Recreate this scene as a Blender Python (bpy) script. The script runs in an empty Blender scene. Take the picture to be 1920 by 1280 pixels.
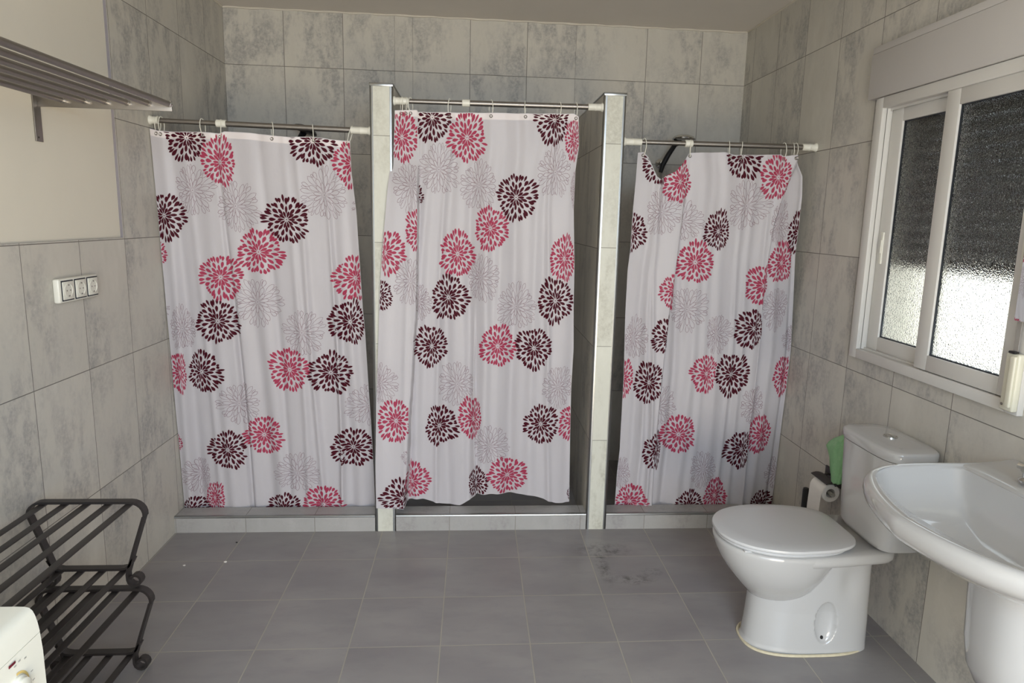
import bpy, bmesh, math, random
from mathutils import Vector, Matrix, noise
C = bpy.context.scene.collection
SC = bpy.context.scene
R = math.radians

# ------------------------------------------------------------------ camera
F_PX, YAW, PITCH, ROLL, CAM_Z = 1289.42, 0.0805, 0.1752, 0.0266, 1.4613
cam = bpy.data.cameras.new('camera'); cam_o = bpy.data.objects.new('camera', cam); C.objects.link(cam_o)
fwd = Vector((math.sin(YAW)*math.cos(PITCH), math.cos(YAW)*math.cos(PITCH), -math.sin(PITCH)))
rt = Vector((math.cos(YAW), -math.sin(YAW), 0)); up = rt.cross(fwd)
r2 = math.cos(ROLL)*rt + math.sin(ROLL)*up; u2 = -math.sin(ROLL)*rt + math.cos(ROLL)*up
cam_o.matrix_world = Matrix(((r2.x, u2.x, -fwd.x, 0), (r2.y, u2.y, -fwd.y, 0), (r2.z, u2.z, -fwd.z, CAM_Z), (0, 0, 0, 1)))
cam.sensor_width = 36; cam.lens = F_PX*36/1920; cam.shift_x = -28.8/1920; cam.clip_start = 0.02
SC.camera = cam_o

# ------------------------------------------------------------------ light and exposure
SC.view_settings.view_transform = 'Standard'; SC.view_settings.look = 'None'
SC.view_settings.gamma = 1; SC.view_settings.use_curve_mapping = False
SC.view_settings.exposure = -0.20
world = bpy.data.worlds.new('sky'); SC.world = world; world.use_nodes = True
wb = world.node_tree.nodes['Background']; wb.inputs[0].default_value = (0.80, 0.90, 1.0, 1); wb.inputs[1].default_value = 4.2
def area(name, loc, target, sx, sy, col, power):
    l = bpy.data.lights.new(name, 'AREA'); l.shape = 'RECTANGLE'; l.size = sx; l.size_y = sy
    l.color = col; l.energy = power
    o = bpy.data.objects.new(name, l); C.objects.link(o); o.location = loc
    d = Vector(target)-Vector(loc); o.rotation_euler = d.to_track_quat('-Z', 'Y').to_euler(); return o
area('sky_through_door', (0.75, -1.75, 2.15), (-0.45, 2.2, 0.3), 2.0, 1.6, (0.69, 0.83, 1.0), 158)
area('ground_bounce_through_door', (0.75, -1.7, 0.12), (-0.35, 1.6, 2.4), 2.0, 1.3, (1.0, 0.82, 0.58), 150)
sun = bpy.data.lights.new('sun', 'SUN'); sun.energy = 4.0; sun.angle = R(0.6); sun.color = (1.0, 0.95, 0.86)
sun_o = bpy.data.objects.new('sun', sun); C.objects.link(sun_o); sun_o.rotation_euler = (R(38), R(-18), 0)

# ------------------------------------------------------------------ room numbers (metres)
XL, XR, YB_, YC = -1.3542, 1.5314, 4.0339, 3.0728
HC, ZT, TH, TW, FS = 2.539, 2.2468, 0.45, 0.3153, 0.3125
CLX, CRX, CW, CTOP = -0.4464, 0.5534, 0.0973, 2.0113
YF = -0.75

# ------------------------------------------------------------------ helpers
def setp(o, label=None, cat=None, group=None, kind=None):
    if label: o['label'] = label
    if cat: o['category'] = cat
    if group: o['group'] = group
    if kind: o['kind'] = kind
    return o
def thing(name, label, cat, loc=(0, 0, 0), group=None, kind=None):
    o = bpy.data.objects.new(name, None); C.objects.link(o); o.location = loc; o.empty_display_size = .05
    return setp(o, label, cat, group, kind)
class MB:
    def __init__(s): s.v = []; s.f = []; s.m = []; s.uv = {}
    def add(s, vs, fs, mi=0):
        b = len(s.v); s.v += [tuple(p) for p in vs]
        for f in fs: s.f.append([b+i for i in f]); s.m.append(mi)
        return b
    def quad(s, a, b, c, d, mi=0, uv=None):
        s.add([a, b, c, d], [(0, 1, 2, 3)], mi)
        if uv: s.uv[len(s.f)-1] = uv
    def box(s, x0, x1, y0, y1, z0, z1, mi=0, bev=0, seg=2):
        bm = bmesh.new(); bmesh.ops.create_cube(bm, size=1)
        for v in bm.verts: v.co = Vector(((x0+x1)/2+v.co.x*(x1-x0), (y0+y1)/2+v.co.y*(y1-y0), (z0+z1)/2+v.co.z*(z1-z0)))
        if bev: bmesh.ops.bevel(bm, geom=list(bm.edges), offset=bev, segments=seg, affect='EDGES', profile=.5)
        s.addbm(bm, mi); return s
    def addbm(s, bm, mi=0):
        bm.verts.index_update(); s.add([v.co[:] for v in bm.verts], [[v.index for v in f.verts] for f in bm.faces], mi); bm.free()
    def tube(s, path, r, n=12, mi=0, closed=False, caps=True, flat=1.0):
        P = [Vector(p) for p in path]; N = len(P); rr = r if isinstance(r, (list, tuple)) else [r]*N
        def tan(i):
            a = P[(i-1) % N] if closed or i > 0 else P[i]; b = P[(i+1) % N] if closed or i < N-1 else P[i]
            return (b-a).normalized()
        t = tan(0); nrm = t.orthogonal().normalized(); base = len(s.v)
        for i in range(N):
            t2 = tan(i); q = t.rotation_difference(t2); nrm = (q @ nrm); nrm = (nrm-t2*nrm.dot(t2)).normalized(); t = t2
            bi = t.cross(nrm)
            for k in range(n):
                a = 2*math.pi*k/n; s.v.append(tuple(P[i]+(nrm*math.cos(a)+bi*math.sin(a)*flat)*rr[i]))
        for i in range(N if closed else N-1):
            j = (i+1) % N
            for k in range(n):
                k2 = (k+1) % n; s.f.append([base+i*n+k, base+i*n+k2, base+j*n+k2, base+j*n+k]); s.m.append(mi)
        if caps and not closed:
            s.f.append([base+k for k in range(n)][::-1]); s.m.append(mi)
            s.f.append([base+(N-1)*n+k for k in range(n)]); s.m.append(mi)
        return s
    def loft(s, rings, mi=0, cap0=True, cap1=True):
        n = len(rings[0]); base = len(s.v)
        for r_ in rings: s.v += [tuple(p) for p in r_]
        for i in range(len(rings)-1):
            for k in range(n):
                k2 = (k+1) % n; s.f.append([base+i*n+k, base+i*n+k2, base+(i+1)*n+k2, base+(i+1)*n+k]); s.m.append(mi)
        if cap0: s.f.append([base+k for k in range(n)][::-1]); s.m.append(mi)
        if cap1: s.f.append([base+(len(rings)-1)*n+k for k in range(n)]); s.m.append(mi)
        return s
    def lathe(s, o, ax, prof, n=32, mi=0, caps=True):
        o = Vector(o); ax = Vector(ax).normalized(); e = ax.orthogonal().normalized(); g = ax.cross(e)
        return s.loft([[o+ax*h+(e*math.cos(2*math.pi*k/n)+g*math.sin(2*math.pi*k/n))*max(r_, 1e-5) for k in range(n)] for r_, h in prof], mi, caps, caps)
    def strip(s, path, w, t, y, mi=0):
        """flat bar following a path of (x, z) in the plane y, w wide along y, t thick"""
        P = [Vector((a, 0, b)) for a, b in path]; rings = []
        for i in range(len(P)):
            d = (P[min(i+1, len(P)-1)]-P[max(i-1, 0)]).normalized(); nn = Vector((-d.z, 0, d.x))*t/2; yy = Vector((0, w/2, 0)); c = P[i]+Vector((0, y, 0))
            rings.append([c+nn+yy, c+nn-yy, c-nn-yy, c-nn+yy])
        return s.loft(rings, mi)
    def build(s, name, mats, parent=None, loc=(0, 0, 0), smooth=40):
        mats = mats if isinstance(mats, (list, tuple)) else [mats]
        off = Vector(loc)
        if parent is not None:
            p = parent
            while p.parent: p = p.parent
            off = Vector(p.location)
        me = bpy.data.meshes.new(name); me.from_pydata([tuple(Vector(v)-off) for v in s.v], [], s.f)
        for m in mats: me.materials.append(m)
        me.polygons.foreach_set('material_index', s.m)
        if s.uv:
            uvl = me.uv_layers.new(name='UVMap')
            for fi, uv in s.uv.items():
                for li, c in zip(me.polygons[fi].loop_indices, uv): uvl.data[li].uv = c
        bm = bmesh.new(); bm.from_mesh(me)
        if not s.uv: bmesh.ops.recalc_face_normals(bm, faces=bm.faces)
        bm.to_mesh(me); bm.free()
        if smooth:
            me.polygons.foreach_set('use_smooth', [True]*len(me.polygons)); me.set_sharp_from_angle(angle=R(smooth))
        o = bpy.data.objects.new(name, me); C.objects.link(o)
        if parent is not None: o.parent = parent
        else: o.location = loc
        return o
def sell(cx, cy, ax, ay, n, z, N=64, axb=None):
    """superellipse ring; axb = half length on the +x side"""
    out = []
    for k in range(N):
        a = 2*math.pi*k/N; c, s_ = math.cos(a), math.sin(a); A = (axb if axb and c > 0 else ax)
        out.append(Vector((cx+A*math.copysign(abs(c)**(2/n), c), cy+ay*math.copysign(abs(s_)**(2/n), s_), z)))
    return out
def resample(ring, N):
    P = [Vector(p) for p in ring]; P.append(P[0]); L = [0]
    for a, b in zip(P, P[1:]): L.append(L[-1]+(b-a).length)
    out = []; j = 0
    for i in range(N):
        q = L[-1]*i/N
        while L[j+1] < q: j += 1
        out.append(P[j].lerp(P[j+1], (q-L[j])/(L[j+1]-L[j]+1e-12)))
    return out
def lerp_tab(t, x, i=0, j=1):
    if x <= t[0][i]: return t[0][j]
    for a, b in zip(t, t[1:]):
        if x <= b[i]: return a[j]+(b[j]-a[j])*(x-a[i])/(b[i]-a[i]+1e-12)
    return t[-1][j]

# ------------------------------------------------------------------ materials
class M:
    def __init__(s, name):
        s.m = bpy.data.materials.new(name); s.m.use_nodes = True; s.t = s.m.node_tree; s.b = s.t.nodes['Principled BSDF']
    def n(s, typ, **k):
        x = s.t.nodes.new(typ)
        for a, b in k.items(): setattr(x, a, b)
        return x
    def l(s, a, b): s.t.links.new(a, b)
    def ramp(s, fac, stops):
        r_ = s.n('ShaderNodeValToRGB'); e = r_.color_ramp.elements
        while len(e) < len(stops): e.new(.5)
        for el, (p, c) in zip(e, stops): el.position = p; el.color = (*c, 1) if len(c) == 3 else c
        s.l(fac, r_.inputs[0]); return r_.outputs[0]
    def mix(s, fac, a, b, mode='MIX'):
        x = s.n('ShaderNodeMix', data_type='RGBA', blend_type=mode)
        for v, i in ((fac, 0), (a, 6), (b, 7)):
            if hasattr(v, 'node'): s.l(v, x.inputs[i])
            else: x.inputs[i].default_value = v if i == 0 else (*v, 1)
        return x.outputs[2]
    def math(s, op, a, b=None, clamp=False):
        x = s.n('ShaderNodeMath', operation=op, use_clamp=clamp)
        for v, i in ((a, 0), (b, 1)):
            if v is None: continue
            if hasattr(v, 'node'): s.l(v, x.inputs[i])
            else: x.inputs[i].default_value = v
        return x.outputs[0]
    def noise(s, vec, scale, detail=4, rough=.55, w=None):
        x = s.n('ShaderNodeTexNoise', noise_dimensions='4D' if w is not None else '3D'); s.l(vec, x.inputs['Vector'])
        x.inputs['Scale'].default_value = scale; x.inputs['Detail'].default_value = detail; x.inputs['Roughness'].default_value = rough
        if w is not None: s.l(w, x.inputs['W'])
        return x.outputs['Fac']
    def mapping(s, vec, sc=(1, 1, 1), loc=(0, 0, 0)):
        x = s.n('ShaderNodeMapping'); x.inputs['Scale'].default_value = sc; x.inputs['Location'].default_value = loc; s.l(vec, x.inputs['Vector']); return x.outputs[0]
    def bump(s, h, dist=.001, strength=1):
        x = s.n('ShaderNodeBump'); x.inputs['Distance'].default_value = dist; x.inputs['Strength'].default_value = strength
        s.l(h, x.inputs['Height']); s.l(x.outputs[0], s.b.inputs['Normal'])
    def set(s, **k):
        nm = dict(col='Base Color', rough='Roughness', metal='Metallic', spec='Specular IOR Level', trans='Transmission Weight', ior='IOR', coat='Coat Weight', croat='Coat Roughness', sss='Subsurface Weight')
        for a, v in k.items():
            i = s.b.inputs[nm[a]]
            if hasattr(v, 'node'): s.l(v, i)
            elif a == 'col': i.default_value = (*v, 1)
            else: i.default_value = v
        return s
def plain(name, col, rough=.5, var=.03, scale=30, **k):
    """a plain colour with a faint procedural variation"""
    a = M(name); g = a.n('ShaderNodeNewGeometry').outputs['Position']; f = a.noise(g, scale, 3)
    c = a.mix(f, tuple(max(0, x*(1-var)) for x in col), tuple(min(1, x*(1+var)) for x in col))
    a.set(col=c, rough=rough, **k); return a.m
def tile_mat(name, base, warm, stain, grout, w, h, mortar, floor=False, rough=.42):
    a = M(name); uv = a.n('ShaderNodeUVMap'); uv.uv_map = 'UVMap'; U = uv.outputs[0]
    br = a.n('ShaderNodeTexBrick', offset=0, squash=1); a.l(U, br.inputs['Vector'])
    for k_, v in (('Scale', 1), ('Brick Width', w), ('Row Height', h), ('Mortar Size', mortar), ('Mortar Smooth', .15), ('Bias', 0)): br.inputs[k_].default_value = v
    br.inputs['Color1'].default_value = (0, 0, 0, 1); br.inputs['Color2'].default_value = (1, 1, 1, 1); br.inputs['Mortar'].default_value = (.5, .5, .5, 1)
    rnd = a.math('MULTIPLY', br.outputs['Color'], 37.0)
    pos = a.n('ShaderNodeNewGeometry').outputs['Position']
    if not floor:
        st = a.mapping(pos, (1, 1, .45)); big = a.noise(st, 3.2, 3, .55, rnd); mid = a.noise(st, 14, 5, .65, rnd); fine = a.noise(pos, 70, 4, .7, rnd)
        mask = a.math('MULTIPLY', a.ramp(big, [(.37, (0, 0, 0)), (.58, (1, 1, 1))]), a.ramp(mid, [(.42, (0, 0, 0)), (.56, (1, 1, 1))]))
        mask = a.math('MULTIPLY', mask, a.ramp(fine, [(.30, (.25, .25, .25)), (.60, (1, 1, 1))]))
        c = a.mix(a.ramp(mid, [(.35, (0, 0, 0)), (.7, (1, 1, 1))]), base, warm)
        c = a.mix(a.math('MULTIPLY', mask, .9), c, stain)
        c = a.mix(a.math('MULTIPLY', a.math('SUBTRACT', br.outputs['Color'], .5), .25), c, (1, .97, .92), 'SOFT_LIGHT')
    else:
        st = a.mapping(pos, (1, 2.2, 1)); big = a.noise(st, 2.6, 3, .5, rnd); mid = a.noise(st, 9, 5, .6, rnd)
        c = a.mix(a.ramp(big, [(.35, (0, 0, 0)), (.68, (1, 1, 1))]), base, warm)
        c = a.mix(a.math('MULTIPLY', a.ramp(mid, [(.5, (0, 0, 0)), (.75, (1, 1, 1))]), .4), c, stain)
        # worn dirty footprints near the right hand shower
        for (x, y, rx, ry, k_) in ((.68, 2.60, .11, .05, 1), (.60, 2.86, .16, .09, .8), (.77, 2.66, .06, .04, .8), (.57, 2.72, .035, .2, .9)):
            d = a.n('ShaderNodeVectorMath', operation='LENGTH'); a.l(a.mapping(pos, (1/rx, 1/ry, 0), (-x/rx, -y/ry, 0)), d.inputs[0])
            m_ = a.math('SUBTRACT', 1.0, d.outputs['Value'], True)
            m_ = a.math('MULTIPLY', m_, a.ramp(a.noise(pos, 28, 5, .7), [(.45, (0, 0, 0)), (.62, (1, 1, 1))]))
            c = a.mix(a.math('MULTIPLY', m_, k_), c, (.035, .033, .032))
    gn = a.mix(a.noise(pos, 6, 3), tuple(x*.8 for x in grout), tuple(min(1, x*1.2) for x in grout))
    c = a.mix(br.outputs['Fac'], c, gn)
    rr = a.math('ADD', a.math('MULTIPLY', br.outputs['Fac'], .35), rough)
    a.set(col=c, rough=rr, spec=.4)
    hgt = a.math('ADD', a.math('MULTIPLY', br.outputs['Fac'], -1.0), a.math('MULTIPLY', a.noise(pos, 90, 2), .06))
    a.bump(hgt, .0015, .7); return a.m

WALL = tile_mat('grey_concrete_look_tile', (.55, .525, .465), (.63, .605, .54), (.31, .30, .285), (.20, .185, .165), TW, TH, .0016)
FLOOR = tile_mat('dark_grey_floor_tile', (.25, .235, .238), (.315, .30, .292), (.205, .192, .205), (.40, .37, .32), FS, FS, .0022, True, .36)
COLUMN = tile_mat('pale_tile', (.62, .62, .545), (.70, .70, .62), (.47, .46, .39), (.30, .29, .25), 5, TH, .0014)
SILL = tile_mat('step_tile', (.36, .355, .345), (.44, .43, .42), (.30, .29, .285), (.25, .24, .21), FS, 5, .0016)
PLASTER = plain('painted_plaster', (.72, .68, .58), .75, .04, 5)
CEIL = plain('ceiling_paint', (.72, .68, .63), .85, .05, 3)
WHITE_PAINT = plain('white_caulk', (.62, .58, .50), .6)
CERAM = plain('white_ceramic', (.50, .50, .495), .08, .01, 4, coat=.6, croat=.03)
SEATM = plain('white_seat_plastic', (.58, .59, .60), .2, .01)
ALU = plain('white_lacquered_aluminium', (.66, .645, .61), .32, .02, 8)
BOXW = plain('white_shutter_box', (.56, .54, .52), .45, .02, 8)
PVC = plain('white_plastic', (.74, .73, .65), .35, .02)
CREAM = plain('cream_plastic', (.70, .68, .56), .35, .03)
CHROME = plain('chrome', (.62, .62, .61), .16, .02, metal=1)
STEEL = plain('brushed_steel', (.30, .28, .26), .40, .06, 60, metal=1)
TRIMM = plain('satin_metal_trim', (.34, .35, .35), .30, .03, metal=1)
IRON = plain('dark_painted_iron', (.028, .024, .023), .42, .15, 50)
BLACK = plain('black_plastic', (.012, .012, .013), .4)
PAPER = plain('white_paper', (.80, .78, .74), .9, .03, 80)
SEAL = plain('aged_silicone', (.62, .56, .40), .6, .2, 60)
MACH = plain('off_white_enamel', (.72, .73, .66), .25, .01, 4)
REDL = plain('dark_red_lens', (.13, .01, .02), .2)
GOLD = plain('yellow_print', (.66, .50, .18), .5)
GREYP = plain('grey_print', (.35, .35, .33), .5)
DARKG = plain('dark_gasket', (.02, .025, .035), .6)
MAROON = plain('maroon_print', (.062, .006, .014), .6, .05, spec=.1)
PINK = plain('pink_print', (.36, .042, .088), .6, .05, spec=.15)
MAUVE = plain('mauve_outline_print', (.28, .19, .22), .6, .05)
SHUT = plain('dark_shutter_slats', (.010, .010, .010), .9)
WOODG = plain('grey_rod_core', (.30, .29, .26), .5)
def cloth_mat():
    a = M('white_satin_curtain_cloth'); pos = a.n('ShaderNodeNewGeometry').outputs['Position']
    c = a.mix(a.noise(a.mapping(pos, (3, 3, .6)), 6, 3), (.60, .575, .605), (.67, .645, .68))
    a.set(col=c, rough=.42, spec=.35)
    fine = a.noise(a.mapping(pos, (1, 1, .5)), 14, 5, .6); a.bump(fine, .006, .35)
    tr = a.n('ShaderNodeBsdfTranslucent'); a.l(c, tr.inputs['Color']); mx = a.n('ShaderNodeMixShader'); mx.inputs[0].default_value = .22
    a.l(a.b.outputs[0], mx.inputs[1]); a.l(tr.outputs[0], mx.inputs[2]); a.l(mx.outputs[0], a.t.nodes['Material Output'].inputs['Surface']); return a.m
CLOTH = cloth_mat()
def glass_mat():
    a = M('pebbled_obscure_glass'); pos = a.n('ShaderNodeNewGeometry').outputs['Position']
    v = a.n('ShaderNodeTexVoronoi', feature='SMOOTH_F1'); v.inputs['Scale'].default_value = 260; a.l(pos, v.inputs['Vector'])
    a.set(col=(.97, .985, .96), rough=.03, trans=1.0, ior=1.30); a.bump(v.outputs['Distance'], .0021, .9); return a.m
GLASS = glass_mat()
def mirror_mat():
    a = M('mirror_silver'); a.set(col=(.86, .87, .87), rough=.01, metal=1.0); return a.m
MIRR = mirror_mat()
def bag_mat():
    a = M('green_plastic_bag'); pos = a.n('ShaderNodeNewGeometry').outputs['Position']
    c = a.mix(a.noise(pos, 45, 4, .7), (.26, .58, .26), (.50, .82, .48)); a.set(col=c, rough=.3)
    tr = a.n('ShaderNodeBsdfTranslucent'); a.l(c, tr.inputs['Color']); mx = a.n('ShaderNodeMixShader'); mx.inputs[0].default_value = .3
    a.l(a.b.outputs[0], mx.inputs[1]); a.l(tr.outputs[0], mx.inputs[2]); a.l(mx.outputs[0], a.t.nodes['Material Output'].inputs['Surface']); return a.m
BAG = bag_mat()
HEM = plain('hem_cloth', (.72, .67, .67), .5, .02, 20)
GROUND = plain('pale_paving', (.50, .46, .38), .9, .1, 2)
OUTW = plain('pale_render', (.62, .58, .50), .9, .05, 2)

# ================================================================== the setting
def S(o): o['kind'] = 'structure'; return o
# floor
m = MB()
x0, x1, y0, y1 = XL-.3, XR+.3, YF-.3, YB_+.3
uvf = lambda x, y: (x+1.0366+10*FS, y-2.8021+20*FS)
m.quad((x0, y0, 0), (x1, y0, 0), (x1, y1, 0), (x0, y1, 0), 0, [uvf(x0, y0), uvf(x1, y0), uvf(x1, y1), uvf(x0, y1)])
m.quad((x0, y0, -.1), (x0, y1, -.1), (x1, y1, -.1), (x1, y0, -.1), 0, [uvf(x0, y0)]*4)
S(m.build('floor', FLOOR, smooth=0))
# ceiling
m = MB(); m.box(x0, x1, y0, y1, HC, HC+.12); S(m.build('ceiling', CEIL, smooth=0))
# uneven plaster fillet where walls meet the ceiling
m = MB()
def fillet(a, b, side):
    P = []; N = 60
    for i in range(N+1):
        t = i/N; p = Vector(a).lerp(Vector(b), t); P.append(p+Vector((0, 0, -.003+.002*math.sin(i*1.7))))
    m.tube(P, [.006+.0015*math.sin(i*2.3)+.001*math.sin(i*.7) for i in range(N+1)], 6)
fillet((XL, YB_-.002, HC), (XR, YB_-.002, HC), 0); fillet((XL+.002, 2.8, HC), (XL+.002, YB_, HC), 0); fillet((XR-.002, YF, HC), (XR-.002, YB_, HC), 0)
S(m.build('trim_1', WHITE_PAINT))
# back wall in sections, tiles set out per shower
m = MB(); zo = 20*TH-ZT
def wallq(x0, x1, ux):
    uv = lambda x, z: (x-ux+10*TW, z+zo)
    m.quad((x0, YB_, 0), (x1, YB_, 0), (x1, YB_, HC), (x0, YB_, HC), 0, [uv(x0, 0), uv(x1, 0), uv(x1, HC), uv(x0, HC)])
wallq(XL, CLX, XL); wallq(CLX, CLX+CW, CLX); wallq(CLX+CW, CRX, CLX+CW); wallq(CRX, CRX+CW, CRX); wallq(CRX+CW, XR, .6402)
m.quad((x0, y1, 0), (x1, y1, 0), (x1, y1, HC), (x0, y1, HC), 0, [(0, 0)]*4)
S(m.build('wall_back', WALL, smooth=0))
# left wall: tiles to the ceiling by the showers, tiles to 1.35 m and painted plaster above nearer the door
m = MB(); PY, PZ, PX = 2.804, 1.352, XL-.010
uv = lambda y, z: (y-2.1816+20*TW, z+zo)
def lq(y0, y1, z0, z1, X=XL, mi=0): m.quad((X, y1, z0), (X, y0, z0), (X, y0, z1), (X, y1, z1), mi, [uv(y1, z0), uv(y0, z0), uv(y0, z1), uv(y1, z1)])
lq(PY, YB_, 0, HC); lq(YF, PY, 0, PZ); lq(YF, PY, PZ, HC, PX, 1)
m.quad((XL, YF, PZ), (XL, PY, PZ), (PX, PY, PZ), (PX, YF, PZ), 2, [(0, 0)]*4)
m.quad((XL, PY, PZ), (XL, PY, HC), (PX, PY, HC), (PX, PY, PZ), 2, [(0, 0)]*4)
m.quad((XL-.2, YF, 0), (XL-.2, YB_, 0), (XL-.2, YB_, HC), (XL-.2, YF, HC), 1, [(0, 0)]*4)
S(m.build('wall_left', [WALL, PLASTER, plain('raw_tile_edge', (.24, .22, .24), .7)], smooth=0))
# right wall with the window opening
WY0, WY1, WZ0, WZ1 = 1.765, 2.600, .975, 1.93
m = MB(); uvr = lambda y, z: (-(y-2.969)+20*TW, z+zo)
def rq(y0, y1, z0, z1): m.quad((XR, y0, z0), (XR, y1, z0), (XR, y1, z1), (XR, y0, z1), 0, [uvr(y0, z0), uvr(y1, z0), uvr(y1, z1), uvr(y0, z1)])
rq(YF, WY0, 0, HC); rq(WY1, YB_, 0, HC); rq(WY0, WY1, 0, WZ0); rq(WY0, WY1, WZ1, HC)
XO = XR+.26
for a, b, c, d in (((XR, WY0, WZ0), (XR, WY1, WZ0), (XO, WY1, WZ0), (XO, WY0, WZ0)), ((XR, WY0, WZ1), (XR, WY1, WZ1), (XO, WY1, WZ1), (XO, WY0, WZ1)),
                   ((XR, WY0, WZ0), (XR, WY0, WZ1), (XO, WY0, WZ1), (XO, WY0, WZ0)), ((XR, WY1, WZ0), (XR, WY1, WZ1), (XO, WY1, WZ1), (XO, WY1, WZ0))):
    m.quad(a, b, c, d, 1, [(0, 0)]*4)
for (a, b, c, d) in ((YF, WY0, 0, HC), (WY1, YB_, 0, HC), (WY0, WY1, 0, WZ0), (WY0, WY1, WZ1, HC)):
    m.quad((XO, a, c), (XO, b, c), (XO, b, d), (XO, a, d), 1, [(0, 0)]*4)
S(m.build('wall_right', [WALL, OUTW], smooth=0))
# front wall behind the camera with the open doorway the daylight comes through
m = MB(); DX0, DX1, DZ = -.85, 1.15, 2.15
for a in ((x0, DX0, 0, HC), (DX1, x1, 0, HC), (DX0, DX1, DZ, HC)): m.box(a[0], a[1], YF-.15, YF, a[2], a[3])
S(m.build('wall_front', PLASTER, smooth=0))
m = MB()
m.box(DX0-.05, DX0, YF-.17, YF+.012, 0, DZ+.05, bev=.003); m.box(DX1, DX1+.05, YF-.17, YF+.012, 0, DZ+.05, bev=.003); m.box(DX0, DX1, YF-.17, YF+.012, DZ, DZ+.05, bev=.003)
S(m.build('door_1', ALU))
# outdoors: paving and a pale wall beyond the window
m = MB(); m.box(-8, 9, -9, 10, -.16, -.12); S(m.build('ground_outside', GROUND, smooth=0))
m = MB(); m.box(6.5, 6.7, -3, 10, -.12, 2.6); S(m.build('wall_outside', OUTW, smooth=0))

# shower dividing walls
def divider(name, x, label):
    r_ = thing(name, None, None, (x+CW/2, YC, 0)); r_['kind'] = 'structure'
    m = MB(); zz = CTOP-.012
    uvp = lambda a, z: (a, z+zo)
    # front strip, sides
    m.quad((x+.012, YC+.001, 0), (x+CW-.012, YC+.001, 0), (x+CW-.012, YC+.001, zz), (x+.012, YC+.001, zz), 0, [uvp(1, 0), uvp(1.1, 0), uvp(1.1, zz), uvp(1, zz)])
    m.build('front_tile', COLUMN, r_, smooth=0)
    m = MB()
    for X in (x, x+CW):
        uvs = lambda y, z: (y-YB_+20*TW, z+zo)
        m.quad((X, YC+.006, 0), (X, YB_, 0), (X, YB_, CTOP-.006), (X, YC+.006, CTOP-.006), 0, [uvs(YC, 0), uvs(YB_, 0), uvs(YB_, CTOP), uvs(YC, CTOP)])
    m.quad((x, YC+.006, CTOP-.006), (x+CW, YC+.006, CTOP-.006), (x+CW, YB_, CTOP-.006), (x, YB_, CTOP-.006), 0, [(1, 1)]*4)
    m.build('side_tiles', WALL, r_, smooth=0)
    for X, sg in ((x, 1), (x+CW, -1)):
        m = MB(); prof = []
        for k in range(9):
            a = math.pi/2*k/8; prof.append((X+sg*(.009-.009*math.cos(a)), YC+.009-.009*math.sin(a)))
        prof = [(X, YC+.016)]+prof+[(X+sg*.014, YC), (X+sg*.014, YC+.004), (X+sg*.004, YC+.016)]
        m.loft([[(a, b, z) for a, b in prof] for z in (0, CTOP-.004)]); m.build('corner_trim', TRIMM, r_)
    m = MB(); m.box(x-.002, x+CW+.002, YC-.002, YC+.012, CTOP-.014, CTOP, bev=.003)
    for X in (x, x+CW): m.box(X-.002, X+.002, YC, YB_, CTOP-.008, CTOP, bev=.0008)
    m.build('top_trim', TRIMM, r_)
    return r_
divider('wall_divider', CLX, ''); divider('wall_divider', CRX, '')
# raised shower steps
def step(xa, xb):
    r_ = thing('shower_step', None, None, ((xa+xb)/2, YC, 0)); r_['kind'] = 'structure'
    m = MB(); u = lambda x, q: (x+1.0366+10*FS, q+1)
    m.quad((xa, YC+.002, 0), (xb, YC+.002, 0), (xb, YC+.002, .074), (xa, YC+.002, .074), 0, [u(xa, 0), u(xb, 0), u(xb, .08), u(xa, .08)])
    m.quad((xa, YC+.002, .081), (xb, YC+.002, .081), (xb, YC+.099, .081), (xa, YC+.099, .081), 0, [u(xa, 0), u(xb, 0), u(xb, .1), u(xa, .1)])
    m.quad((xb, YC+.099, 0), (xa, YC+.099, 0), (xa, YC+.099, .081), (xb, YC+.099, .081), 0, [u(xb, 0), u(xa, 0), u(xa, .1), u(xb, .1)])
    m.build('step_body', SILL, r_, smooth=0)
    m = MB(); prof = [(YC+.012, .0815)]+[(YC+.008-.008*math.sin(a), .0735+.008*math.cos(a)) for a in [math.pi/2*k/6 for k in range(7)]]+[(YC, .071), (YC+.003, .071), (YC+.012, .079)]
    m.loft([[(X, a, b) for a, b in prof] for X in (xa, xb)]); m.build('edge_trim', TRIMM, r_)
step(XL, CLX); step(CLX+CW, CRX); step(CRX+CW, XR)

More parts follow.
